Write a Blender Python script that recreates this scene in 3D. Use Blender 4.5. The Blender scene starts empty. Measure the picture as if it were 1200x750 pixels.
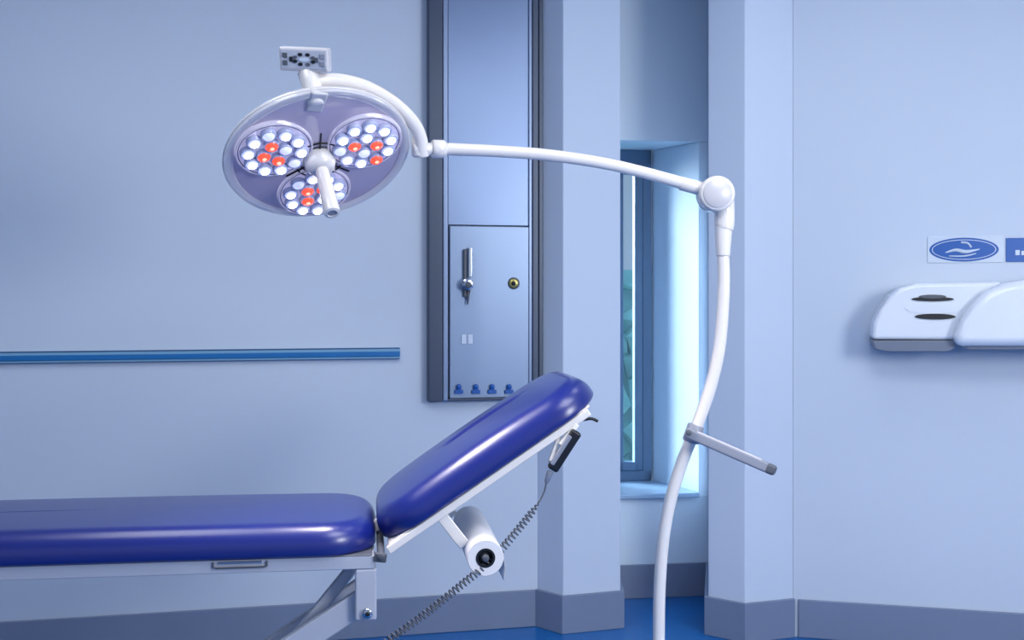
import bpy, bmesh, math, random
from mathutils import Vector, Matrix
random.seed(3)
F=1300.0; H=1.35; HY=345.0
def P(px,py,d): return Vector(((px-600)/F*d, d, H-(py-HY)/F*d))
def lin(c):
    r=[]
    for v in c:
        v=v/255.0
        r.append(v/12.92 if v<=0.04045 else ((v+0.055)/1.055)**2.4)
    return (r[0],r[1],r[2],1)
def mat(name,c,rough=0.5,metal=0.0,var=0.04,scale=6.0,bump=0.0,bscale=200,emit=None,es=0,coat=0,alpha=1,trans=0,spec=0.5,crough=0.12):
    m=bpy.data.materials.new(name); m.use_nodes=True
    nt=m.node_tree; b=nt.nodes['Principled BSDF']
    b.inputs['Roughness'].default_value=rough; b.inputs['Metallic'].default_value=metal
    b.inputs['Coat Weight'].default_value=coat; b.inputs['Coat Roughness'].default_value=crough
    b.inputs['Alpha'].default_value=alpha; b.inputs['Transmission Weight'].default_value=trans
    b.inputs['Specular IOR Level'].default_value=spec
    tc=nt.nodes.new('ShaderNodeTexCoord'); no=nt.nodes.new('ShaderNodeTexNoise')
    no.inputs['Scale'].default_value=scale; no.inputs['Detail'].default_value=4
    nt.links.new(tc.outputs['Object'],no.inputs['Vector'])
    mx=nt.nodes.new('ShaderNodeMix'); mx.data_type='RGBA'
    l=lin(c)
    mx.inputs[6].default_value=tuple(max(0,v*(1-var)) for v in l[:3])+(1,)
    mx.inputs[7].default_value=tuple(min(1,v*(1+var)) for v in l[:3])+(1,)
    nt.links.new(no.outputs['Fac'],mx.inputs[0]); nt.links.new(mx.outputs[2],b.inputs['Base Color'])
    if bump>0:
        n2=nt.nodes.new('ShaderNodeTexNoise'); n2.inputs['Scale'].default_value=bscale
        nt.links.new(tc.outputs['Object'],n2.inputs['Vector'])
        bp=nt.nodes.new('ShaderNodeBump'); bp.inputs['Strength'].default_value=bump; bp.inputs['Distance'].default_value=0.002
        nt.links.new(n2.outputs['Fac'],bp.inputs['Height']); nt.links.new(bp.outputs['Normal'],b.inputs['Normal'])
    if emit: b.inputs['Emission Color'].default_value=lin(emit); b.inputs['Emission Strength'].default_value=es
    return m
M={}
M['wall']=mat('wall_paint',(196,207,223),0.6,bump=0.08,bscale=250,var=0.015,scale=2)
M['pillar']=mat('pillar_paint',(198,210,228),0.6,bump=0.08,bscale=250,var=0.015,scale=2)
M['recess']=mat('reveal_paint',(208,222,236),0.6,var=0.02)
M['base']=mat('skirting_vinyl',(118,131,157),0.45,var=0.05)
M['floor']=mat('blue_vinyl_floor',(0,98,170),0.3,var=0.08,scale=40)
M['ceil']=mat('ceiling_paint',(230,233,238),0.8)
M['frame']=mat('window_frame_paint',(92,120,150),0.4)
M['sill']=mat('window_sill_paint',(145,172,200),0.35)
M['white']=mat('white_enamel',(238,231,226),0.22,var=0.01,coat=0.5)
M['offw']=mat('offwhite_plastic',(206,202,206),0.3,var=0.02,coat=0.2)
M['shell']=mat('translucent_lamp_shell',(222,216,228),0.15,var=0.02,coat=0.8,alpha=0.7)
M['steel']=mat('painted_couch_frame',(180,183,196),0.35,var=0.04)
M['chrome']=mat('chrome',(190,195,205),0.18,metal=1)
M['black']=mat('black_plastic',(18,20,28),0.4)
M['dgrey']=mat('dark_grey_rubber',(84,88,98),0.5)
M['mgrey']=mat('mid_grey_plastic',(140,144,158),0.4)
M['dkbase']=mat('dryer_base_grey',(112,120,138),0.4)
M['vinyl']=mat('blue_vinyl_upholstery',(19,33,116),0.32,var=0.06,scale=5,bump=0.05,bscale=350,coat=0.5,crough=0.25)
M['pface']=mat('service_panel_face',(118,136,168),0.36,metal=0.55,var=0.05,scale=3)
M['pdoor']=mat('service_panel_door',(132,150,178),0.38,metal=0.45,var=0.04,scale=3)
M['pdark']=mat('service_panel_frame',(60,72,94),0.4,metal=0.2)
M['pedge']=mat('service_panel_edge',(128,144,174),0.35,metal=0.4)
M['railblue']=mat('rail_blue',(10,104,168),0.35)
M['raillt']=mat('rail_light_edge',(120,168,200),0.35)
M['raildk']=mat('rail_dark_edge',(54,84,126),0.35)
M['navy']=mat('sign_blue',(4,84,166),0.4)
M['signw']=mat('sign_white',(200,211,226),0.4)
M['keypad']=mat('keypad_grey',(182,186,200),0.4)
M['brass']=mat('brass_lock',(190,176,100),0.3,metal=0.6)
M['disc']=mat('mauve_lamp_glass',(180,171,192),0.08,var=0.12,scale=6,coat=1.0,crough=0.03,emit=(170,155,182),es=0.12)  # faint emission put in so the down-facing glass looks more lit
M['rim']=mat('clear_lamp_rim',(240,236,240),0.06,coat=1.0,crough=0.03,alpha=0.6)
M['bowl']=mat('led_reflector',(215,210,232),0.12,metal=0.4,var=0.35,scale=30,emit=(218,208,238),es=0.35)
M['bowlring']=mat('led_bowl_rim',(90,80,120),0.15,metal=0.4)
M['lens']=mat('led_lens_ring',(190,194,224),0.1,coat=0.6)
M['ledw']=mat('led_white',(240,240,255),0.2,emit=(242,245,255),es=8)
M['ledb']=mat('led_dim',(200,205,235),0.12,emit=(208,214,248),es=0.75)
M['ledr']=mat('led_red',(240,80,60),0.2,emit=(255,80,52),es=1.1)
M['ledrc']=mat('led_red_core',(255,180,160),0.2,emit=(255,140,110),es=2.2)
M['paper']=mat('paper_roll',(234,230,232),0.8)
M['green']=mat('hedge_leaves',(100,150,150),0.8,var=0.5,scale=8)
M['ground']=mat('garden_grass',(90,140,120),0.9,var=0.4,scale=5)

def obj(name,vs,fs,m,smooth=False,bevel=0,seg=3):
    me=bpy.data.meshes.new(name); me.from_pydata([tuple(v) for v in vs],[],fs); me.update()
    bm=bmesh.new(); bm.from_mesh(me); bmesh.ops.remove_doubles(bm,verts=bm.verts,dist=1e-6)
    bmesh.ops.recalc_face_normals(bm,faces=bm.faces); bm.to_mesh(me); bm.free()
    o=bpy.data.objects.new(name,me); bpy.context.collection.objects.link(o)
    me.materials.append(m)
    if smooth:
        for p in me.polygons: p.use_smooth=True
    if bevel:
        b=o.modifiers.new('bevel','BEVEL'); b.width=bevel; b.segments=seg; b.limit_method='ANGLE'; b.angle_limit=0.6
        if not smooth:
            for p in me.polygons: p.use_smooth=True
            wn=o.modifiers.new('wn','WEIGHTED_NORMAL'); wn.keep_sharp=True
    return o
def group(name,loc,parts):
    e=bpy.data.objects.new(name,None); e.empty_display_size=0.1; e.location=loc
    bpy.context.collection.objects.link(e)
    for p in parts:
        p.parent=e; p.matrix_parent_inverse=Matrix.Translation(-Vector(loc))
    return e
BF=[(0,1,3,2),(4,6,7,5),(0,4,5,1),(2,3,7,6),(0,2,6,4),(1,5,7,3)]
def box8(name,c,m,bevel=0,seg=3): return obj(name,c,BF,m,bevel=bevel,seg=seg)
def box(name,lo,hi,m,bevel=0):
    return box8(name,[Vector((x,y,z)) for x in (lo[0],hi[0]) for y in (lo[1],hi[1]) for z in (lo[2],hi[2])],m,bevel)
def beam(name,p0,p1,w,h,m,side=None,bevel=0.003):
    p0=Vector(p0);p1=Vector(p1);t=(p1-p0).normalized()
    s=Vector(side) if side is not None else Vector((0,1,0))
    s=(s-t*s.dot(t)).normalized(); u=t.cross(s)
    return box8(name,[p+s*(a*w/2)+u*(b*h/2) for p in (p0,p1) for a in (-1,1) for b in (-1,1)],m,bevel)
def prism(name,poly,z0,z1,m,bevel=0):
    n=len(poly); vs=[(x,y,z0) for x,y in poly]+[(x,y,z1) for x,y in poly]
    fs=[tuple(range(n)),tuple(range(n,2*n))]+[(i,(i+1)%n,n+(i+1)%n,n+i) for i in range(n)]
    return obj(name,vs,fs,m,bevel=bevel)
def crom(pts,n=8):
    out=[]
    L=len(pts)
    for i in range(L-1):
        p0=pts[max(i-1,0)];p1=pts[i];p2=pts[i+1];p3=pts[min(i+2,L-1)]
        for k in range(n):
            t=k/n
            out.append(tuple(0.5*((2*b)+(-a+c)*t+(2*a-5*b+4*c-d)*t*t+(-a+3*b-3*c+d)*t**3) for a,b,c,d in zip(p0,p1,p2,p3)))
    out.append(tuple(pts[-1])); return out
def tube(name,pts,r,m,segs=16,smooth_path=True,n=8):
    """pts Vectors; r scalar or list"""
    if not hasattr(r,'__len__'): r=[r]*len(pts)
    q=[tuple(p)+(ri,) for p,ri in zip(pts,r)]
    if smooth_path and len(q)>2: q=crom(q,n)
    C=[Vector(a[:3]) for a in q]; R=[a[3] for a in q]
    vs=[];fs=[]; up=None
    for i,c in enumerate(C):
        t=(C[min(i+1,len(C)-1)]-C[max(i-1,0)]).normalized()
        if up is None:
            up=Vector((0,0,1)) if abs(t.z)<0.8 else Vector((0,1,0))
        up=(up-t*up.dot(t)).normalized(); s=t.cross(up)
        for k in range(segs):
            a=2*math.pi*k/segs; vs.append(c+(up*math.cos(a)+s*math.sin(a))*R[i])
    for i in range(len(C)-1):
        for k in range(segs):
            a=i*segs+k;b=i*segs+(k+1)%segs; fs.append((a,b,b+segs,a+segs))
    fs.append(tuple(range(segs))); fs.append(tuple(range((len(C)-1)*segs,len(C)*segs)))
    o=obj(name,vs,fs,m,smooth=True)
    for p in o.data.polygons:
        if len(p.vertices)>4: p.use_smooth=False
    return o
def lathe_data(prof,segs,X):
    vs=[];fs=[]
    for r,z in prof:
        for k in range(segs):
            a=2*math.pi*k/segs; vs.append(X@Vector((r*math.cos(a),r*math.sin(a),z)))
    for i in range(len(prof)-1):
        for k in range(segs):
            a=i*segs+k;b=i*segs+(k+1)%segs; fs.append((a,b,b+segs,a+segs))
    return vs,fs
def lathe(name,prof,m,X=Matrix(),segs=48):
    vs,fs=lathe_data(prof,segs,X); o=obj(name,vs,fs,m,smooth=True)
    e=o.modifiers.new('es','EDGE_SPLIT'); e.split_angle=math.radians(50); return o
def frame(o,x,y,z):
    return Matrix(((x.x,y.x,z.x,o.x),(x.y,y.y,z.y,o.y),(x.z,y.z,z.z,o.z),(0,0,0,1)))
def axisframe(p0,t):
    t=t.normalized(); s=Vector((0,0,1)) if abs(t.z)<0.9 else Vector((1,0,0))
    s=(s-t*s.dot(t)).normalized(); return frame(p0,s,t.cross(s),t)
def cyl(name,p0,p1,r,m,bev=0.002,segs=40,r2=None):
    p0=Vector(p0);p1=Vector(p1);L=(p1-p0).length; r2=r2 or r
    return lathe(name,[(0,0),(r-bev,0),(r,bev),(r2,L-bev),(r2-bev,L),(0,L)],m,axisframe(p0,p1-p0),segs)

# ---------------- room ----------------
class Wall:
    def __init__(s,o,d): s.o=Vector((o[0],o[1],0)); s.d=Vector((d[0],d[1],0)).normalized(); s.n=Vector((s.d.y,-s.d.x,0))
    def pt(s,a,out,z): v=s.o+s.d*a+s.n*out; return Vector((v.x,v.y,z))
    def hit(s,px,py,out=0):
        r=Vector(((px-600)/F,1,-(py-HY)/F)); c=Vector((0,0,H)); o=s.o+s.n*out
        t=(o-c).dot(s.n)/r.dot(s.n); p=c+r*t; return (p-s.o).dot(s.d),p.z
    def box(s,name,a0,a1,o0,o1,z0,z1,m,bevel=0):
        return box8(name,[s.pt(a,o,z) for a in (a0,a1) for o in (o0,o1) for z in (z0,z1)],m,bevel)
    def pbox(s,name,x0,x1,y0,y1,o0,o1,m,bevel=0):
        a0,z1=s.hit(x0,y0,o1); a1,_=s.hit(x1,y0,o1); _,z0=s.hit(x0,y1,o1)
        return s.box(name,a0,a1,o0,o1,z0,z1,m,bevel)
CZ=2.8
WL=Wall((-1.88,4.07),(1.98,0.45))   # left wall
WR=Wall((1.11,4.38),(0.82,-0.20))   # right wall
LL=math.hypot(1.98,0.45)
WL.box('wall_left',-1.6,LL+0.05,-0.12,0,0,CZ,M['wall'])
WL.box('baseboard_left',-1.6,LL-0.005,0,0.012,0,0.15,M['base'],0.004)
WR.box('wall_right',0.0,1.9,-0.12,0,0,CZ,M['wall'])
WR.box('baseboard_right',0.02,1.9,0,0.012,0,0.15,M['base'],0.004)
p1=[(0.104,4.52),(0.204,4.42),(0.439,4.496),(0.445,4.92),(0.104,4.87)]
p2=[(0.78,4.407),(0.905,4.31),(1.11,4.38),(1.14,5.02),(0.885,4.97)]
prism('wall_pillar',p1,0,CZ,M['pillar'],0.004)
prism('wall_pillar.001',p2,0,CZ,M['pillar'],0.004)
def skirt(name,pts,t,z):
    n=len(pts); V=[Vector(p) for p in pts]; off=[]
    for i in range(n):
        ds=[]
        if i>0: ds.append((V[i]-V[i-1]).normalized())
        if i<n-1: ds.append((V[i+1]-V[i]).normalized())
        ns=[Vector((d.y,-d.x)) for d in ds]
        s=sum(ns,Vector((0,0))).normalized(); off.append(V[i]+s*(t/max(0.3,s.dot(ns[0]))))
    vs=[];
    for a,b in zip(V,off): vs+= [(a.x,a.y,0),(b.x,b.y,0),(b.x,b.y,z),(a.x,a.y,z)]
    fs=[(0,1,2,3),tuple(range(4*n-4,4*n))]
    for i in range(n-1):
        for k in range(4): fs.append((i*4+k,i*4+(k+1)%4,i*4+4+(k+1)%4,i*4+4+k))
    return obj(name,vs,fs,M['base'],bevel=0.003)
skirt('baseboard_pillar',[p1[0],p1[1],p1[2],p1[3]],0.016,0.152)
skirt('baseboard_pillar.001',[p2[4],p2[0],p2[1],p2[2]],0.016,0.152)
# back wall with window opening
WB=Wall((0.445,4.92),(0.44,0.06))
def bs(x): return (x-0.445)/WB.d.x
a0,a1=bs(0.30),bs(0.838)
SZ,TZ=0.444,2.035
parts=[WB.box('below_window',bs(0.10),bs(1.2),-0.34,0,0,SZ,M['recess']),
 WB.box('lintel',bs(0.10),bs(1.2),-0.34,0,TZ,CZ,M['recess']),
 WB.box('jamb_left',bs(-0.1),bs(0.30),-0.34,0,SZ,TZ,M['recess'])]
A=WB.pt(a1,0,0); B=Vector((0.665,5.29,0)); C=WB.pt(bs(1.25),-0.34,0); D=WB.pt(bs(1.25),0,0)
parts.append(prism('jamb_right',[(A.x,A.y),(D.x,D.y),(C.x,C.y),(B.x,B.y)],SZ,TZ,M['recess'],0.004))
group('wall_back',(0.5,5,0),parts)
WB.box('baseboard_back',0.02,bs(0.885),0,0.014,0,0.15,M['base'],0.003)
WB.box('trim_window_sill',bs(0.46),a1-0.005,-0.33,0.03,SZ+0.0005,SZ+0.022,M['sill'],0.005)
WG=Wall((0.30,5.24),(0.365,0.05))
g1=0.365
wp=[]
zb,zt=SZ+0.022,TZ
for nm,x0,x1,y0,y1 in [('outer_right',g1-0.045,g1,zb,zt),('outer_left',0,0.04,zb,zt),('outer_top',0,g1,zt-0.07,zt),('outer_bottom',0,g1,zb,zb+0.05)]:
    wp.append(WG.box(nm,x0,x1,-0.03,0.02,y0,y1,M['frame'],0.004))
for nm,x0,x1,y0,y1 in [('sash_right',g1-0.085,g1-0.047,zb+0.05,zt-0.07),('sash_left',0.19,0.225,zb+0.05,zt-0.07),('sash_top',0.19,g1-0.047,zt-0.115,zt-0.07),('sash_bottom',0.19,g1-0.047,zb+0.05,zb+0.09)]:
    wp.append(WG.box(nm,x0,x1,-0.02,0.03,y0,y1,M['frame'],0.004))
gm=bpy.data.materials.new('window_glass'); gm.use_nodes=True; nt=gm.node_tree; nt.nodes.clear()
o_=nt.nodes.new('ShaderNodeOutputMaterial'); ms=nt.nodes.new('ShaderNodeMixShader'); tr=nt.nodes.new('ShaderNodeBsdfTransparent'); gl=nt.nodes.new('ShaderNodeBsdfGlossy')
tr.inputs[0].default_value=(0.86,0.94,0.98,1); gl.inputs['Roughness'].default_value=0.03; ms.inputs[0].default_value=0.08
nt.links.new(tr.outputs[0],ms.inputs[1]);nt.links.new(gl.outputs[0],ms.inputs[2]);nt.links.new(ms.outputs[0],o_.inputs[0])
wp.append(WG.box('glass_pane',0.03,g1-0.03,-0.004,0.002,zb+0.03,zt-0.05,gm))
group('window_1',(0.5,5.25,1),wp)
# outside
box('garden_lawn',(-4,5.8,-0.25),(8,8.2,-0.15),M['ground'])
hv=[];hf=[];nx,nz=60,16
for j in range(nz+1):
    for i in range(nx+1):
        hv.append((-3+i*0.15+random.uniform(-.05,.05),9.0+random.uniform(-.12,.12)+0.25*(j/nz)**2,-0.1+j*0.10+random.uniform(-.04,.04)))
for j in range(nz):
    for i in range(nx): a=j*(nx+1)+i; hf.append((a,a+1,a+nx+2,a+nx+1))
h=obj('garden_hedge',hv,hf,M['green']); so=h.modifiers.new('s','SOLIDIFY'); so.thickness=0.3
# floor/ceiling/side walls
box('floor',(-3.6,-2.2,-0.05),(3.2,5.6,0),M['floor'])
box('ceiling',(-3.6,-2.2,CZ),(3.2,5.6,CZ+0.08),M['ceil'])
sL=WL.pt(-1.6,0,0)
box('wall_side_left',(sL.x-0.12,-2.2,0),(sL.x,sL.y+0.1,CZ),M['wall'])
sR=WR.pt(1.9,0,0)
box('wall_side_right',(sR.x,-2.2,0),(sR.x+0.12,sR.y+0.1,CZ),M['wall'])

# wall rail
s0=-1.2; s1,zc=WL.hit(469,414,0.02)
group('wall_protection_rail',WL.pt(0,0,zc),[
 WL.box('rail_body',s0,s1,0,0.018,zc-0.023,zc+0.023,M['raillt'],0.003),
 WL.box('rail_top_line',s0,s1-0.001,0.017,0.020,zc+0.018,zc+0.0225,M['raildk'],0.001),
 WL.box('rail_bottom_line',s0,s1-0.001,0.017,0.020,zc-0.0225,zc-0.019,M['raildk'],0.001),
 WL.box('rail_stripe',s0,s1-0.001,0.017,0.024,zc-0.012,zc+0.008,M['railblue'],0.003)])

# service panel on left wall
pp=[]
def PX(x,out): return WL.hit(x,300,out)[0]
zbot=WL.hit(505,471,0.05)[1]; zl=WL.hit(575,265,0.03)[1]
pp.append(WL.box('left_channel',PX(500,.0),PX(519,.055),0,0.055,zbot,CZ-0.005,M['pdark'],0.004))
pp.append(WL.box('left_highlight',PX(519,.05)+.001,PX(525,.05),0,0.05,zbot+.003,CZ-0.005,M['pedge'],0.003))  # lighter strip paints in the highlight along the frame's inner side
pp.append(WL.box('upper_face',PX(525,.03),PX(620,.03),0,0.03,zl+0.003,CZ-0.005,M['pface'],0.002))
pp.append(WL.box('lower_door',PX(527,.034),PX(620,.034),0,0.034,zbot+0.01,zl-0.001,M['pdoor'],0.003))
pp.append(WL.box('right_edge',PX(620,.04),PX(624,.04),0,0.04,zbot+.003,CZ-0.005,M['pedge'],0.002))
pp.append(WL.box('right_channel',PX(624,.05)+.001,PX(631,.05),0,0.05,zbot,CZ-0.005,M['pdark'],0.003))
pp.append(WL.box('right_flange',PX(631.5,.035),PX(636,.03),0,0.035,zbot,CZ-0.005,M['pdark'],0.003))
pp.append(WL.box('bottom_rail',PX(525,.045),PX(622,.045),0,0.045,zbot,zbot+0.01,M['pdark'],0.002))
def wp_(x,y,out):
    a,z=WL.hit(x,y,out); return WL.pt(a,out,z)
pp.append(beam('bracket_bar',wp_(545,292,.045),wp_(545,348,.045),0.012,0.012,M['dgrey'],WL.n))
pp.append(beam('bracket_bar_2',wp_(551,290,.05),wp_(551,325,.05),0.012,0.016,M['chrome'],WL.n))
pp.append(cyl('bracket_knob',wp_(548,333,.034),wp_(548,333,.075),0.024,M['chrome']))
pp.append(cyl('bracket_knob_cap',wp_(549,334,.075),wp_(549,334,.09),0.013,M['dgrey']))
pp.append(tube('bracket_tip',[wp_(549,340,.05),wp_(548,357,.05)],[0.008,0.002],M['dgrey']))
pp.append(cyl('lock_ring',wp_(602,332,.033),wp_(602,332,.042),0.024,M['dgrey']))
pp.append(cyl('lock_brass',wp_(602,332,.042),wp_(602,332,.047),0.018,M['brass']))
pp.append(cyl('lock_core',wp_(602,332,.047),wp_(602,332,.051),0.009,M['black']))
for i,x in enumerate((541,548.5)):
    pp.append(WL.pbox('socket_label_%d'%i,x,x+5.5,392,403,0.034,0.037,M['signw'],0.001))
for i,x in enumerate((538,558,577,597)):
    pp.append(WL.pbox('switch_base_%d'%i,x-5,x+5,457,461.5,0.034,0.044,M['navy'],0.002))
    pp.append(WL.pbox('switch_stem_%d'%i,x-2.5,x+2.5,451,458,0.034,0.046,M['navy'],0.002))
    pp.append(cyl('switch_knob_%d'%i,wp_(x,453.0,.034),wp_(x,453.0,.05),0.010,M['navy'],0.002,20))
group('medical_service_panel',WL.pt(PX(565,0),0,1.2),pp)

# signs on the right wall
def wr(x,y,out): a,z=WR.hit(x,y,out); return WR.pt(a,out,z)
sp=[WR.pbox('plate',1087,1176,277,308,0,0.004,M['signw'],0.001)]
def ell(name,cx,cy,rx,ry,o0,o1,m,wall=WR,n=40):
    ca,cz=wall.hit(cx,cy,o1); ea,_=wall.hit(cx+rx,cy,o1); _,ez=wall.hit(cx,cy-ry,o1); ra=ea-ca; rz=ez-cz
    vs=[wall.pt(ca+ra*math.cos(2*math.pi*k/n),o,cz+rz*math.sin(2*math.pi*k/n)) for o in (o0,o1) for k in range(n)]
    return obj(name,vs,[tuple(range(n)),tuple(range(n,2*n))]+[(k,(k+1)%n,n+(k+1)%n,n+k) for k in range(n)],m)
sp.append(ell('oval_outer',1129.5,292.5,41,14,0.004,0.0055,M['navy']))
sp.append(ell('oval_inner',1129.5,292.5,38,11.8,0.0055,0.0062,M['signw']))
sp.append(ell('oval_blue',1129.5,292.5,37,11,0.0062,0.0068,M['navy']))
sp.append(tube('hand_symbol',[wr(1108,296,.007),wr(1120,293,.007),wr(1132,295,.007),wr(1148,292,.007)],[.002,.006,.007,.002],M['signw']))
sp.append(tube('tap_symbol',[wr(1126,284,.007),wr(1134,285,.007),wr(1138,290,.007)],[.004,.004,.004],M['signw']))
sp.append(tube('hand_symbol_2',[wr(1112,300,.007),wr(1130,300,.007),wr(1144,297,.007)],[.002,.003,.002],M['signw']))
group('hand_wash_sign',wr(1130,292,0),sp)
sp=[WR.pbox('plate',1179,1290,279,307,0,0.005,M['navy'],0.001)]
x=1190
for i,(w,hh) in enumerate([(5,6),(4,5),(5,6),(4,5),(4,6),(5,5),(4,6),(5,5)]):
    sp.append(WR.pbox('letter_%d'%i,x,x+w,299-hh,299,0.005,0.0065,M['signw']))
    x+=w+2
group('blue_wall_sign',wr(1230,292,0),sp)

# hand dryer
def extr(name,pix,o0,o1,m,bevel,sc=1.0,wall=WR,shift=0,seg=5):
    c=[wall.hit(x,y,o1) for x,y in pix]; n=len(c)
    ma=sum(a for a,_ in c)/n; mz=sum(z for _,z in c)/n
    vs=[wall.pt(ma+(a-ma)*sc,o0,mz+(z-mz)*sc+shift) for a,z in c]+[wall.pt(a,o1,z) for a,z in c]
    return obj(name,vs,[tuple(range(n)),tuple(range(n,2*n))]+[(k,(k+1)%n,n+(k+1)%n,n+k) for k in range(n)],m,bevel=bevel,seg=seg)
hp=[]
M['dry']=mat('hand_dryer_shell',(226,231,240),0.25,var=0.01,coat=0.4)
hp.append(extr('left_shell',[(1022,398),(1024,378),(1032,362),(1044,346),(1056,337),(1075,332),(1175,330),(1175,399)],0.002,0.17,M['dry'],0.016))
hp.append(extr('left_base',[(1022.5,399),(1122,399),(1119,408),(1112,412),(1040,412),(1026,409)],0.01,0.176,M['dkbase'],0.003))
hp.append(extr('right_shell',[(1118,406),(1120,392),(1127,375),(1139,358),(1155,342),(1176,332),(1205,327),(1290,327),(1330,338),(1345,370),(1340,406)],0.002,0.24,M['dry'],0.036))
hp.append(extr('right_under_shade',[(1126,404),(1335,404),(1325,410),(1136,410)],0.01,0.2,M['dkbase'],0.004))  # dark grey strip stands in for the shadow under the right body
hp.append(ell('nozzle_slot',1093,350.5,25,2.6,0.165,0.175,M['black']))
hp.append(ell('nozzle_bump',1093,347.5,16,2.2,0.165,0.178,M['dgrey']))
hp.append(ell('lower_slot',1096,371,24,3.4,0.165,0.175,M['black']))
hp.append(ell('panel_inset',1094,361,34,7,0.165,0.1725,M['dry']))
group('hand_dryer',wr(1150,370,0),hp)

# ---------------- couch ----------------
th=math.radians(7.5)
a=Vector((math.cos(th),math.sin(th),0)); b=Vector((-math.sin(th),math.cos(th),0)); Z=Vector((0,0,1))
def cushion(name,X,L,W,T,rp,re,crown,m,dimple=None,puff=0.0):
    NC=12; step=0.02
    def outline(s):
        A_=L/2-s;B_=W/2-s;r=max(min(rp-s,A_,B_),0.0005) if s<rp else 0.0005
        r=min(r,A_,B_) if min(A_,B_)>0 else 0
        pts=[]
        nl=int(L/step);nw=int(W/step)
        ax=A_-r;bx=B_-r
        for (cx,cy,a0) in ((ax,bx,0),(-ax,bx,90),(-ax,-bx,180),(ax,-bx,270)):
            for k in range(NC+1):
                an=math.radians(a0+90*k/NC); pts.append((cx+r*math.cos(an),cy+r*math.sin(an)))
            if a0==0: n_,p,q=nl,(ax,B_),(-ax,B_)
            elif a0==90: n_,p,q=nw,(-A_,bx),(-A_,-bx)
            elif a0==180: n_,p,q=nl,(-ax,-B_),(ax,-B_)
            else: n_,p,q=nw,(A_,-bx),(A_,bx)
            for k in range(1,n_): pts.append((p[0]+(q[0]-p[0])*k/n_,p[1]+(q[1]-p[1])*k/n_))
        return pts
    loops=[]
    rb=0.012
    for k in range(5):
        an=math.pi/2*k/4; loops.append((rb*(1-math.sin(an)),-T/2+rb*(1-math.cos(an))))
    for k in range(10):
        an=math.pi/2*k/9; loops.append((re*(1-math.cos(an)),T/2-re+re*math.sin(an)))
    s=re
    while s<W/2-0.012: s+=0.011; loops.append((min(s,W/2-0.002),T/2))
    vs=[];fs=[];n=None
    for (s,z) in loops:
        o=outline(s); n=len(o)
        for (x,y) in o:
            zz=z
            u=max(0,1-(2*x/L)**2)*max(0,1-(2*y/W)**2)
            if z>-T/2+rb: zz+=crown*(u**0.5)*min(1,(z+T/2)/T)
            if dimple and s>re:
                dx=(x-dimple[0])/dimple[2];dy=(y-dimple[1])/dimple[3]; q=dx*dx+dy*dy
                zz-=dimple[4]*math.exp(-q*q*1.2)
            vs.append(X@Vector((x,y,zz)))
    for i in range(len(loops)-1):
        for k in range(n):
            p=i*n+k;q=i*n+(k+1)%n; fs.append((p,q,q+n,p+n))
    fs.append(tuple(range(n)))
    base=(len(loops)-1)*n; fs.append(tuple(range(base,base+n)))
    return obj(name,vs,fs,m,smooth=True)
cp=[]
W_=0.51;T_=0.076;Lm=1.35
c0=P(441,652,2.78)
ctr=c0-a*(Lm/2)+b*(W_/2)+Z*(T_/2)
cp.append(cushion('seat_cushion',frame(ctr,a,b,Z),Lm,W_,T_,0.14,0.05,0.010,M['vinyl']))
# head section
ang=math.radians(33.6); t=a*math.cos(ang)+Z*math.sin(ang); N=t.cross(b)
h0=P(452,643,2.80); Lh=0.675;Th=0.068;Wh=0.48
ctr=h0+t*(Lh/2)+b*(Wh/2)+N*(Th/2)
cp.append(cushion('backrest_cushion',frame(ctr,t,b,N),Lh,Wh,Th,0.13,0.048,0.026,M['vinyl'],dimple=(0.05,0.03,0.11,0.022,0.034)))
def C(al,bw,z):
    v=c0+a*al+b*bw; return Vector((v.x,v.y,z))
zf=c0.z
cp.append(beam('side_rail',C(-Lm+.02,0.03,zf-.018),C(-0.005,0.03,zf-.018),0.03,0.034,M['steel'],b))
cp.append(beam('side_rail_2',C(-Lm+.02,W_-.03,zf-.018),C(-0.005,W_-.03,zf-.018),0.03,0.034,M['steel'],b))
for i,al in enumerate((-Lm+.04,-.9,-.45,-0.02)):
    cp.append(beam('cross_rail_%d'%i,C(al,0.03,zf-.018),C(al,W_-.03,zf-.018),0.03,0.03,M['steel'],a))
cp.append(beam('deck_board',C(-Lm+.02,W_/2,zf-.001),C(-0.01,W_/2,zf-.001),W_-.03,0.006,M['dgrey'],b))
q0=C(-0.40,0.012,zf-.012);q1=C(-0.27,0.012,zf-.012)
cp.append(tube('release_lever',[q0+Z*.006,q0-Z*.006,q0-Z*.008+a*.008,q1-Z*.008-a*.008,q1-Z*.006,q1+Z*.006],0.0025,M['dgrey'],8,False))
cp.append(beam('release_lever_grip',C(-0.39,0.013,zf-.008),C(-0.28,0.013,zf-.008),0.006,0.006,M['chrome'],b))
cp.append(beam('upright_bracket',C(-0.026,0.03,zf-.035),C(-0.026,0.03,zf-.165),0.03,0.054,M['steel'],b,0.006))
cp.append(beam('upright_bracket_2',C(-0.026,0.20,zf-.035),C(-0.026,0.20,zf-.165),0.03,0.054,M['steel'],b,0.006))
cp.append(cyl('pivot_bolt',C(-0.022,0.012,zf-.145),C(-0.022,0.004,zf-.145),0.013,M['chrome'],0.002,20))
cp.append(cyl('pivot_bolt_core',C(-0.022,0.004,zf-.145),C(-0.022,0.0,zf-.145),0.006,M['black'],0.001,16))
cp.append(cyl('pivot_bar',C(-0.022,0.02,zf-.145),C(-0.022,0.21,zf-.145),0.012,M['chrome']))
fz=0.11
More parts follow.
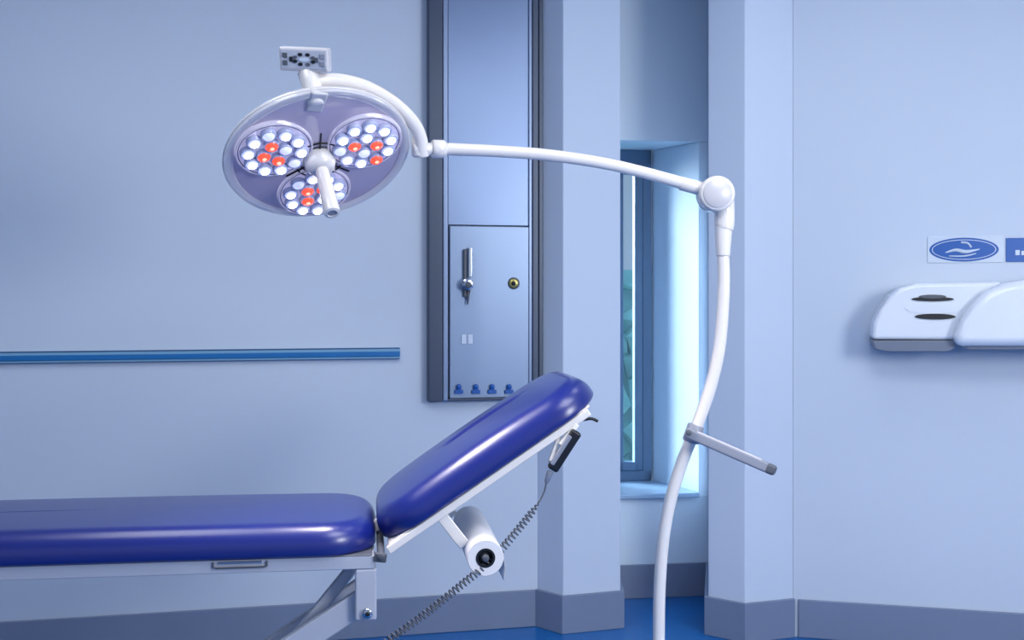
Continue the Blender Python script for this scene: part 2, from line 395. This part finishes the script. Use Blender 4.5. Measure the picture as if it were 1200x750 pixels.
for i,bw in enumerate((0.055,0.17)):
    cp.append(beam('lift_arm_%d'%i,C(-0.02,bw,zf-.115),C(-0.76,bw,fz),0.03,0.062,M['steel'],b,0.005))
    cp.append(beam('lift_arm_rear_%d'%i,C(-1.22,bw,zf-.05),C(-1.30-.02,bw,fz),0.03,0.05,M['steel'],b,0.005))
cp.append(beam('lift_brace',C(-0.24,0.11,zf-.27),C(-0.05,0.11,zf-.04),0.03,0.03,M['steel'],b,0.005))
cp.append(beam('base_rail',C(-1.42,0.03,fz-.02),C(-0.1,0.03,fz-.02),0.05,0.05,M['steel'],b,0.006))
cp.append(beam('base_rail_2',C(-1.42,W_-.05,fz-.02),C(-0.1,W_-.05,fz-.02),0.05,0.05,M['steel'],b,0.006))
for i,al in enumerate((-1.38,-.76,-.14)):
    cp.append(beam('base_cross_%d'%i,C(al,0.03,fz-.02),C(al,W_-.05,fz-.02),0.05,0.04,M['steel'],a,0.006))
k=0
for al in (-1.38,-.14):
    for bw in (0.03,W_-.05):
        c=C(al,bw,0.033); cp.append(cyl('castor_%d'%k,c-b*.014,c+b*.014,0.033,M['dgrey'],0.004)); k+=1
        cp.append(beam('castor_fork_%d'%k,c+Z*.0,c+Z*.06,0.034,0.02,M['steel'],b))
cp.append(cyl('hinge_pin',C(0.012,0.0,zf-.002),C(0.012,W_-.01,zf-.002),0.010,M['dgrey'],0.002,20))
cp.append(beam('hinge_plate',C(-0.005,0.012,zf-.004),C(0.026,0.012,zf-.008),0.012,0.024,M['dgrey'],b,0.004))
def Hh(l,bw,n): return h0+t*l+b*bw+N*n
cp.append(beam('backrest_rail',Hh(0,0.025,-.011),Hh(Lh-.05,0.025,-.011),0.028,0.02,M['white'],b))
cp.append(beam('backrest_rail_2',Hh(0,Wh-.025,-.011),Hh(Lh-.05,Wh-.025,-.011),0.028,0.02,M['white'],b))
for i,l in enumerate((0.02,0.3,Lh-.065)):
    cp.append(beam('backrest_cross_%d'%i,Hh(l,0.03,-.012),Hh(l,Wh-.03,-.012),0.03,0.018,M['white'],t))
cp.append(beam('backrest_board',Hh(0.01,Wh/2,0),Hh(Lh-.04,Wh/2,0),Wh-.04,0.006,M['white'],b))
cp.append(beam('backrest_strut',Hh(0.3,Wh/2,-.02),C(-0.12,Wh/2,zf-.03),0.03,0.03,M['steel'],b))
cp.append(tube('end_hook',[Hh(Lh-.075,0.02,-.02),Hh(Lh-.055,0.02,-.03),Hh(Lh-.045,0.02,-.045)],0.004,M['black'],10))
# handset
s0=P(676,505,2.87);s1=P(645,553,2.87)
cp.append(beam('handset_body',s0,s0.lerp(s1,0.95),0.026,0.030,M['black'],b,0.007))
cp.append(beam('handset_face',s0.lerp(s1,.1)-a*.012-b*.004,s0.lerp(s1,.8)-a*.012-b*.004,0.022,0.012,M['mgrey'],b,0.003))
cp.append(beam('handset_bracket',Hh(Lh-.095,0.02,-.02),s0.lerp(s1,.35)-a*.02,0.02,0.014,M['white'],b,0.003))
cp.append(beam('handset_bracket_2',Hh(Lh-.15,0.03,-.02),s0.lerp(s1,.75)-a*.018,0.018,0.01,M['white'],b,0.003))
cp.append(cyl('handset_plug',s1+Z*.002,P(640,566,2.87),0.009,M['mgrey'],0.002,16,r2=0.006))
# coiled cord
path=crom([tuple(v) for v in (P(640,566,2.87),P(637,578,2.87),P(628,594,2.86),P(606,622,2.84),P(575,657,2.80),P(540,686,2.76),P(500,718,2.73),P(450,754,2.70),P(400,790,2.70),P(360,830,2.76),C(-0.55,0.06,0.14))],20)
path=[Vector(p) for p in path]
cum=[0]
for i in range(1,len(path)): cum.append(cum[-1]+(path[i]-path[i-1]).length)
def at(s):
    for i in range(1,len(path)):
        if cum[i]>=s: f=(s-cum[i-1])/(cum[i]-cum[i-1]+1e-9); return path[i-1].lerp(path[i],f),(path[i]-path[i-1]).normalized()
    return path[-1],(path[-1]-path[-2]).normalized()
pitch=0.0115; hel=[]; s=0
st=pitch/10
while s<cum[-1]:
    p,tt=at(s); u=Vector((0,1,0)); u=(u-tt*u.dot(tt)).normalized(); v=tt.cross(u)
    r=0.009*min(1,max(0.0,(s-0.05)/0.04)) if s<0.09 else 0.009
    an=2*math.pi*s/pitch; hel.append(p+(u*math.cos(an)+v*math.sin(an))*r); s+=st
cp.append(tube('coiled_cord',hel,0.0022,M['dgrey'],6,False))
# paper roll
r0=P(569,654,2.78); r1=r0+b*0.45
X=axisframe(r0,r1-r0)
cp.append(lathe('paper_roll',[(0.021,0.0),(0.0445,0.0),(0.046,0.002),(0.046,0.448),(0.0445,0.45),(0.021,0.45),(0.021,0.0)],M['paper'],X,48))
cp.append(lathe('roll_core',[(0.0245,-0.001),(0.0185,-0.001),(0.0185,0.449),(0.0245,0.451)],M['black'],X,32))
cp.append(cyl('roll_spindle',r0-b*.006,r1+b*.012,0.009,M['dgrey'],0.002,20))
cp.append(cyl('roll_end_cap',r0+b*.01,r0+b*.02,0.0186,M['black'],0.002,20))
for i,(bb,rr) in enumerate(((0.10,r0+b*.08),(W_-.03,r1+b*.012))):
    cp.append(beam('roll_bracket_%d'%i,Hh(0.16,(rr-h0).dot(b),-.02),rr-a*.045+Z*.015,0.012,0.03,M['white'],b,0.003))
sv=[];NN=8
for i in range(NN+1):
    f=i/NN; off=a*(0.0465+0.004*math.sin(f*3))-Z*(0.06*f)
    sv+= [r0+b*.005+off, r1-b*.005+off]
sf=[(2*i,2*i+1,2*i+3,2*i+2) for i in range(NN)]
so=obj('paper_tail',sv,sf,M['paper'],smooth=True); mm=so.modifiers.new('s','SOLIDIFY'); mm.thickness=0.0008; cp.append(so)
g=group('examination_couch',C(-0.6,W_/2,0),cp)

# ---------------- lamp ----------------
lp=[]
Lc=P(373,183,2.9)
n_=Vector((.275,-.52,-.82)).normalized()
w_=Vector((0,0,1)); w_=(w_-n_*w_.dot(n_)).normalized(); r_=w_.cross(n_)
LX=frame(Lc,r_,w_,n_)
R=0.244
lp.append(lathe('lamp_housing',[(0,-.05),(0.08,-.048),(0.16,-.038),(0.215,-.02),(0.232,-.004),(0.232,0.0)],M['shell'],LX,96))
lp.append(lathe('lamp_rim',[(0.218,0.003),(0.229,0.009),(R-.003,0.006),(R,-.004),(R-.004,-.015),(0.232,-.012),(0.225,-.006),(0.218,0.003)],M['rim'],LX,96))
lp.append(lathe('lamp_front_glass',[(0,0.012),(0.08,0.011),(0.15,0.008),(0.2,0.004),(0.226,-0.001)],M['disc'],LX,96))
def torus(name,cx,cy,cz,Rr,rr,m,a0=0,a1=360,X=LX,n=40):
    k=n
    pts=[X@Vector((cx+Rr*math.cos(math.radians(a0+(a1-a0)*i/k)),cy+Rr*math.sin(math.radians(a0+(a1-a0)*i/k)),cz)) for i in range(k+1)]
    return tube(name,pts,rr,m,8,False)
lp.append(torus('lamp_rim_edge',0,0,-0.004,R-.001,0.0022,M['white'],n=96))
lw=[[],[]];lb=[[],[]];lr=[[],[]];lg=[[],[]];lrc=[[],[]]
def add(buf,prof,X,segs=18):
    v,f=lathe_data(prof,segs,X); o=len(buf[0]); buf[0].extend(v); buf[1].extend([tuple(i+o for i in q) for q in f])
for ci,(angd) in enumerate((168,37,279)):
    cx=0.128*math.cos(math.radians(angd)); cy=0.128*math.sin(math.radians(angd))
    CX=LX@Matrix.Translation((cx,cy,0.010))
    lp.append(lathe('led_bowl_%d'%ci,[(0,0.004),(0.088,0.004),(0.094,0.006),(0.098,0.003),(0.1,-.006)],M['bowl'],CX,64))
    lp.append(torus('led_bowl_ring_%d'%ci,cx,cy,0.0155,0.0965,0.0022,M['rim'],n=64))
    lp.append(torus('led_bowl_edge_%d'%ci,cx,cy,0.0145,0.0915,0.0015,M['bowlring'],n=64))
    rot=(30,10,60)[ci]
    pos=[(0.029*math.cos(math.radians(90*i+rot)),0.029*math.sin(math.radians(90*i+rot))) for i in range(4)]+[(0.067*math.cos(math.radians(36*i+rot+14)),0.067*math.sin(math.radians(36*i+rot+14))) for i in range(10)]
    reds={0:(1,3,2),1:(0,2,12),2:(0,2,1)}[ci]
    for i,(x,y) in enumerate(pos):
        X=CX@Matrix.Translation((x,y,0.004))@Matrix.Scale(1.1,4)
        add(lg,[(0.0185,0),(0.0185,.010),(0.0165,.013),(0.0145,.012),(0.0145,.006)],X)
        dome=[(0.0145,.008),(0.0125,.013),(0.008,.0165),(0.003,.018),(0,.018)]
        if i in reds:
            add(lr,[(r*1.15,z+.001) for r,z in dome],X); add(lrc,[(0.006,.0176),(0.004,.0200),(0,.0205)],X)
        else:
            add(lb,dome,X)
            if (i*7+ci*3)%6: add(lw,[(0.0102,.0152),(0.006,.0187),(0,.0197)],X)
lp.append(obj('led_lens_rings',lg[0],lg[1],M['lens'],smooth=True))
lp.append(obj('led_white_cores',lw[0],lw[1],M['ledw'],smooth=True))
lp.append(obj('led_domes',lb[0],lb[1],M['ledb'],smooth=True))
lp.append(obj('led_red_domes',lr[0],lr[1],M['ledr'],smooth=True))
lp.append(obj('led_red_cores',lrc[0],lrc[1],M['ledrc'],smooth=True))
for i,ac in enumerate((225,102,-22)):
    lp.append(torus('hub_arc_%d'%i,0,0,0.014,0.064,0.0024,M['black'],ac-34,ac+34,n=16))
    lp.append(torus('hub_arc_in_%d'%i,0,0,0.014,0.050,0.0018,M['black'],ac-24,ac+24,n=16))
    u=Vector((math.cos(math.radians(ac)),math.sin(math.radians(ac)),0))
    lp.append(beam('hub_spoke_%d'%i,LX@(u*.04+Vector((0,0,.013))),LX@(u*.10+Vector((0,0,.013))),0.003,0.004,M['black'],n_,0.0005))
lp.append(lathe('lamp_hub',[(0.044,0.008),(0.043,0.02),(0.038,0.036),(0.032,0.046),(0.024,0.05),(0,0.05)],M['white'],LX,48))
lp.append(lathe('lamp_handle',[(0.017,0.045),(0.018,0.06),(0.0185,0.10),(0.0215,0.185),(0.0205,0.192),(0.013,0.194),(0.012,0.190),(0,0.190)],M['white'],LX,40))
lp.append(lathe('handle_socket',[(0.012,0.1905),(0,0.1905)],M['mgrey'],LX,24))
# neck
rimtop=LX@Vector((-0.062,R-.02,-.01))
nk=P(361,92,rimtop.y+.02)
lp.append(cyl('neck',LX@Vector((-.058,R-.050,.012)),nk+Z*.02,0.021,M['white'],0.004,r2=0.027))
lp.append(beam('neck_clamp',LX@Vector((-.058,R-.075,.0)),LX@Vector((-.058,R-.01,.0)),0.044,0.024,M['offw'],r_,0.006))
dn=nk.y
bt=Vector((0.98,-0.05,0.0)).normalized(); bu=Vector((-0.05,-.25,0.97)).normalized(); bn=bt.cross(bu).normalized()
bx=Vector(P(357,69.5,dn-.02)); rt=Matrix.Rotation(math.radians(3),3,Vector((0,1,0))); bt=rt@bt;bu=rt@bu
BXm=frame(bx,bt,bu,bt.cross(bu))
def bb(name,x0,x1,y0,y1,z0,z1,m,bevel=0): return box8(name,[BXm@Vector((x,y,z)) for x in (x0,x1) for y in (y0,y1) for z in (z0,z1)],m,bevel)
lp.append(bb('control_box',-.061,.061,-.029,.029,-.03,.012,M['offw'],0.006))
lp.append(bb('control_panel',-.055,.055,-.022,.022,.012,.0135,M['keypad'],0.0005))
def bc(name,x,y,r,m,ry=None):
    v=[];n=20;ry=ry or r
    for z in (.0135,.016):
        for k in range(n): v.append(BXm@Vector((x+r*math.cos(2*math.pi*k/n),y+ry*math.sin(2*math.pi*k/n),z)))
    return obj(name,v,[tuple(range(n)),tuple(range(n,2*n))]+[(k,(k+1)%n,n+(k+1)%n,n+k) for k in range(n)],m)
for i,(x,y) in enumerate(((-.045,.009),(-.045,-.009),(.047,.009),(.047,-.009))): lp.append(bb('button_sq_%d'%i,x-.006,x+.006,y-.006,y+.006,.0135,.016,M['dgrey'] if i<2 else M['mgrey'],0.001))
for i in range(8):
    an=2*math.pi*(i+.5)/8
    lp.append(bc('button_%d'%i,.002+.024*math.cos(an),.0125*math.sin(an),.0055,M['dgrey'] if i%3==0 else M['black'],.0042))
lp.append(bc('button_mid',.002,0,.013,M['signw'],.005))
lp.append(bb('button_l',-.034,-.026,-.006,.006,.0135,.016,M['black'],0.001))
lp.append(bb('button_r',.029,.037,-.006,.006,.0135,.016,M['dgrey'],0.001))
# arms
lp.append(tube('head_arm',[nk+Z*.004-a*.01,P(372,94,dn+.01),P(400,95,dn+.05),P(430,103,dn+.1),P(460,120,dn+.16),P(482,141,dn+.2),P(492,160,2.96),P(495,183,2.98)],0.0185,M['white']))
lp.append(cyl('swivel',P(490,184,2.975),P(489,160,2.975),0.017,M['white'],0.004))
lp.append(cyl('swivel_barrel',P(484,175,2.97),P(508,174.5,2.985),0.017,M['white'],0.003))
lp.append(cyl('swivel_collar',P(506,174.5,2.983),P(522,174.5,2.995),0.0245,M['white'],0.004))
lp.append(tube('boom_arm',[P(518,174.5,3.0),P(580,177,3.02),P(640,181.5,3.04),P(700,190,3.06),P(750,201,3.08),P(822,221,3.1)],[.0175,.0165,.0165,.0165,.0165,.018],M['white']))
lp.append(cyl('boom_sleeve',P(797,214.5,3.095),P(826,222.5,3.1),0.0195,M['white'],0.003))
e=P(838,228,3.1)
lp.append(cyl('elbow_drum',e+Vector((0,.035,0)),e-Vector((0,.04,0)),0.049,M['white'],0.006,64))
lp.append(cyl('elbow_cap',e-Vector((0,.04,0)),e-Vector((0,.044,0)),0.040,M['offw'],0.002,64))
lp.append(tube('elbow_body',[P(842,222,3.11),P(848,240,3.11),P(849,262,3.11),P(848,268,3.11)],[.040,.030,.0275,.026],M['white'],24))
lp.append(tube('elbow_sleeve',[P(848,266,3.11),P(847.5,285,3.11),P(847.5,300,3.11)],[.025,.022,.019],M['white'],24))
pp_=[(847.5,298),(848,340),(844,400),(835,445),(820,490),(800,540),(786,585),(777,635),(773,690),(772,750),(772,830),(772,905)]
lp.append(tube('stand_pole',[P(x,y,3.11) for x,y in pp_],0.0172,M['white'],20))
bc_=P(772,905,3.11)
lp.append(cyl('base_hub',(bc_.x,bc_.y,0.055),(bc_.x,bc_.y,0.12),0.045,M['white'],0.008))
lp.append(cyl('base_collar',(bc_.x,bc_.y,-0.0+0.11),(bc_.x,bc_.y,0.2),0.026,M['white'],0.004))
lp.append(tube('pole_lower',[bc_,Vector((bc_.x,bc_.y,0.1))],0.0172,M['white'],20,False))
for i in range(5):
    an=2*math.pi*i/5+0.3; u=Vector((math.cos(an),math.sin(an),0)); c=Vector((bc_.x,bc_.y,0))
    lp.append(beam('base_leg_%d'%i,c+u*.03+Z*.085,c+u*.27+Z*.07,0.035,0.025,M['white'],Vector((-u.y,u.x,0)),0.005))
    k=c+u*.26+Z*.028; sd=Vector((-u.y,u.x,0))
    lp.append(cyl('castor_%d'%i,k-sd*.012,k+sd*.012,0.028,M['dgrey'],0.004,24))
hA=P(803,506,3.07);hB=P(908,552,2.98)
lp.append(beam('pole_handle',hA,hA.lerp(hB,.93),0.03,0.028,M['mgrey'],Vector((0,1,0)),0.006))
lp.append(beam('pole_handle_top',hA.lerp(hB,.14)+Z*.014,hA.lerp(hB,.86)+Z*.014,0.022,0.006,M['offw'],Vector((0,1,0)),0.002))
lp.append(beam('pole_handle_tip',hA.lerp(hB,.90),hB+ (hB-hA)*.01,0.032,0.028,M['dgrey'],Vector((0,1,0)),0.008))
lp.append(cyl('pole_clamp',P(816,498,3.11),P(809,518,3.11),0.024,M['mgrey'],0.003))
lp.append(cyl('clamp_screw',P(807,507,3.052),P(807,507,3.035),0.008,M['dgrey'],0.002,20))
group('surgical_examination_lamp',(bc_.x,bc_.y,0),lp)

# ---------------- lights ----------------
def area(name,loc,tgt,sx,sy,e,c):
    l=bpy.data.lights.new(name,'AREA'); l.shape='RECTANGLE'; l.size=sx; l.size_y=sy; l.energy=e; l.color=c
    o=bpy.data.objects.new(name,l); o.location=loc; d=Vector(tgt)-Vector(loc)
    o.rotation_euler=d.to_track_quat('-Z','Y').to_euler(); bpy.context.collection.objects.link(o); return o
LCc=(0.96,0.985,1)
area('ceiling_light',(0.9,1.6,2.77),(0.9,1.6,0),1.2,1.2,34,LCc)
area('ceiling_light.001',(-1.1,2.4,2.77),(-1.1,2.4,0),0.6,1.2,15,LCc)
area('ceiling_light.002',(1.0,3.3,2.77),(0.9,3.4,0),0.5,0.5,4,LCc)
area('added_key_light',(2.7,0.5,1.9),(0.0,4.4,0.6),1.2,1.0,88,LCc)  # added key light from the front right, no such lamp in the room
sl=bpy.data.lights.new('lamp_beam','SPOT'); sl.energy=26; sl.spot_size=math.radians(150); sl.spot_blend=0.6; sl.shadow_soft_size=0.12; sl.color=(1,0.92,0.95)
slo=bpy.data.objects.new('lamp_beam',sl); slo.location=Lc+n_*0.26; slo.rotation_euler=(n_+Vector((.35,.1,-.5))).to_track_quat('-Z','Y').to_euler(); bpy.context.collection.objects.link(slo)
s=bpy.data.lights.new('sun_light','SUN'); s.energy=42.0; s.angle=math.radians(40); s.color=(0.88,0.96,1)
so=bpy.data.objects.new('sun_light',s); so.rotation_euler=Vector((0.78,-0.5,-0.30)).to_track_quat('-Z','Y').to_euler(); bpy.context.collection.objects.link(so)
w=bpy.data.worlds.new('World'); bpy.context.scene.world=w; w.use_nodes=True
bg=w.node_tree.nodes['Background']; bg.inputs[0].default_value=lin((190,211,240)); bg.inputs[1].default_value=0.7
# camera
cam=bpy.data.cameras.new('camera'); co=bpy.data.objects.new('camera',cam); bpy.context.collection.objects.link(co)
co.location=(0,0,H); co.rotation_euler=(math.pi/2,0,0)
cam.sensor_width=36; cam.lens=36*F/1200; cam.shift_y=-(375-HY)/1200
cam.clip_start=0.05
bpy.context.scene.camera=co
bpy.context.scene.view_settings.view_transform='Standard'
bpy.context.scene.view_settings.look='None'
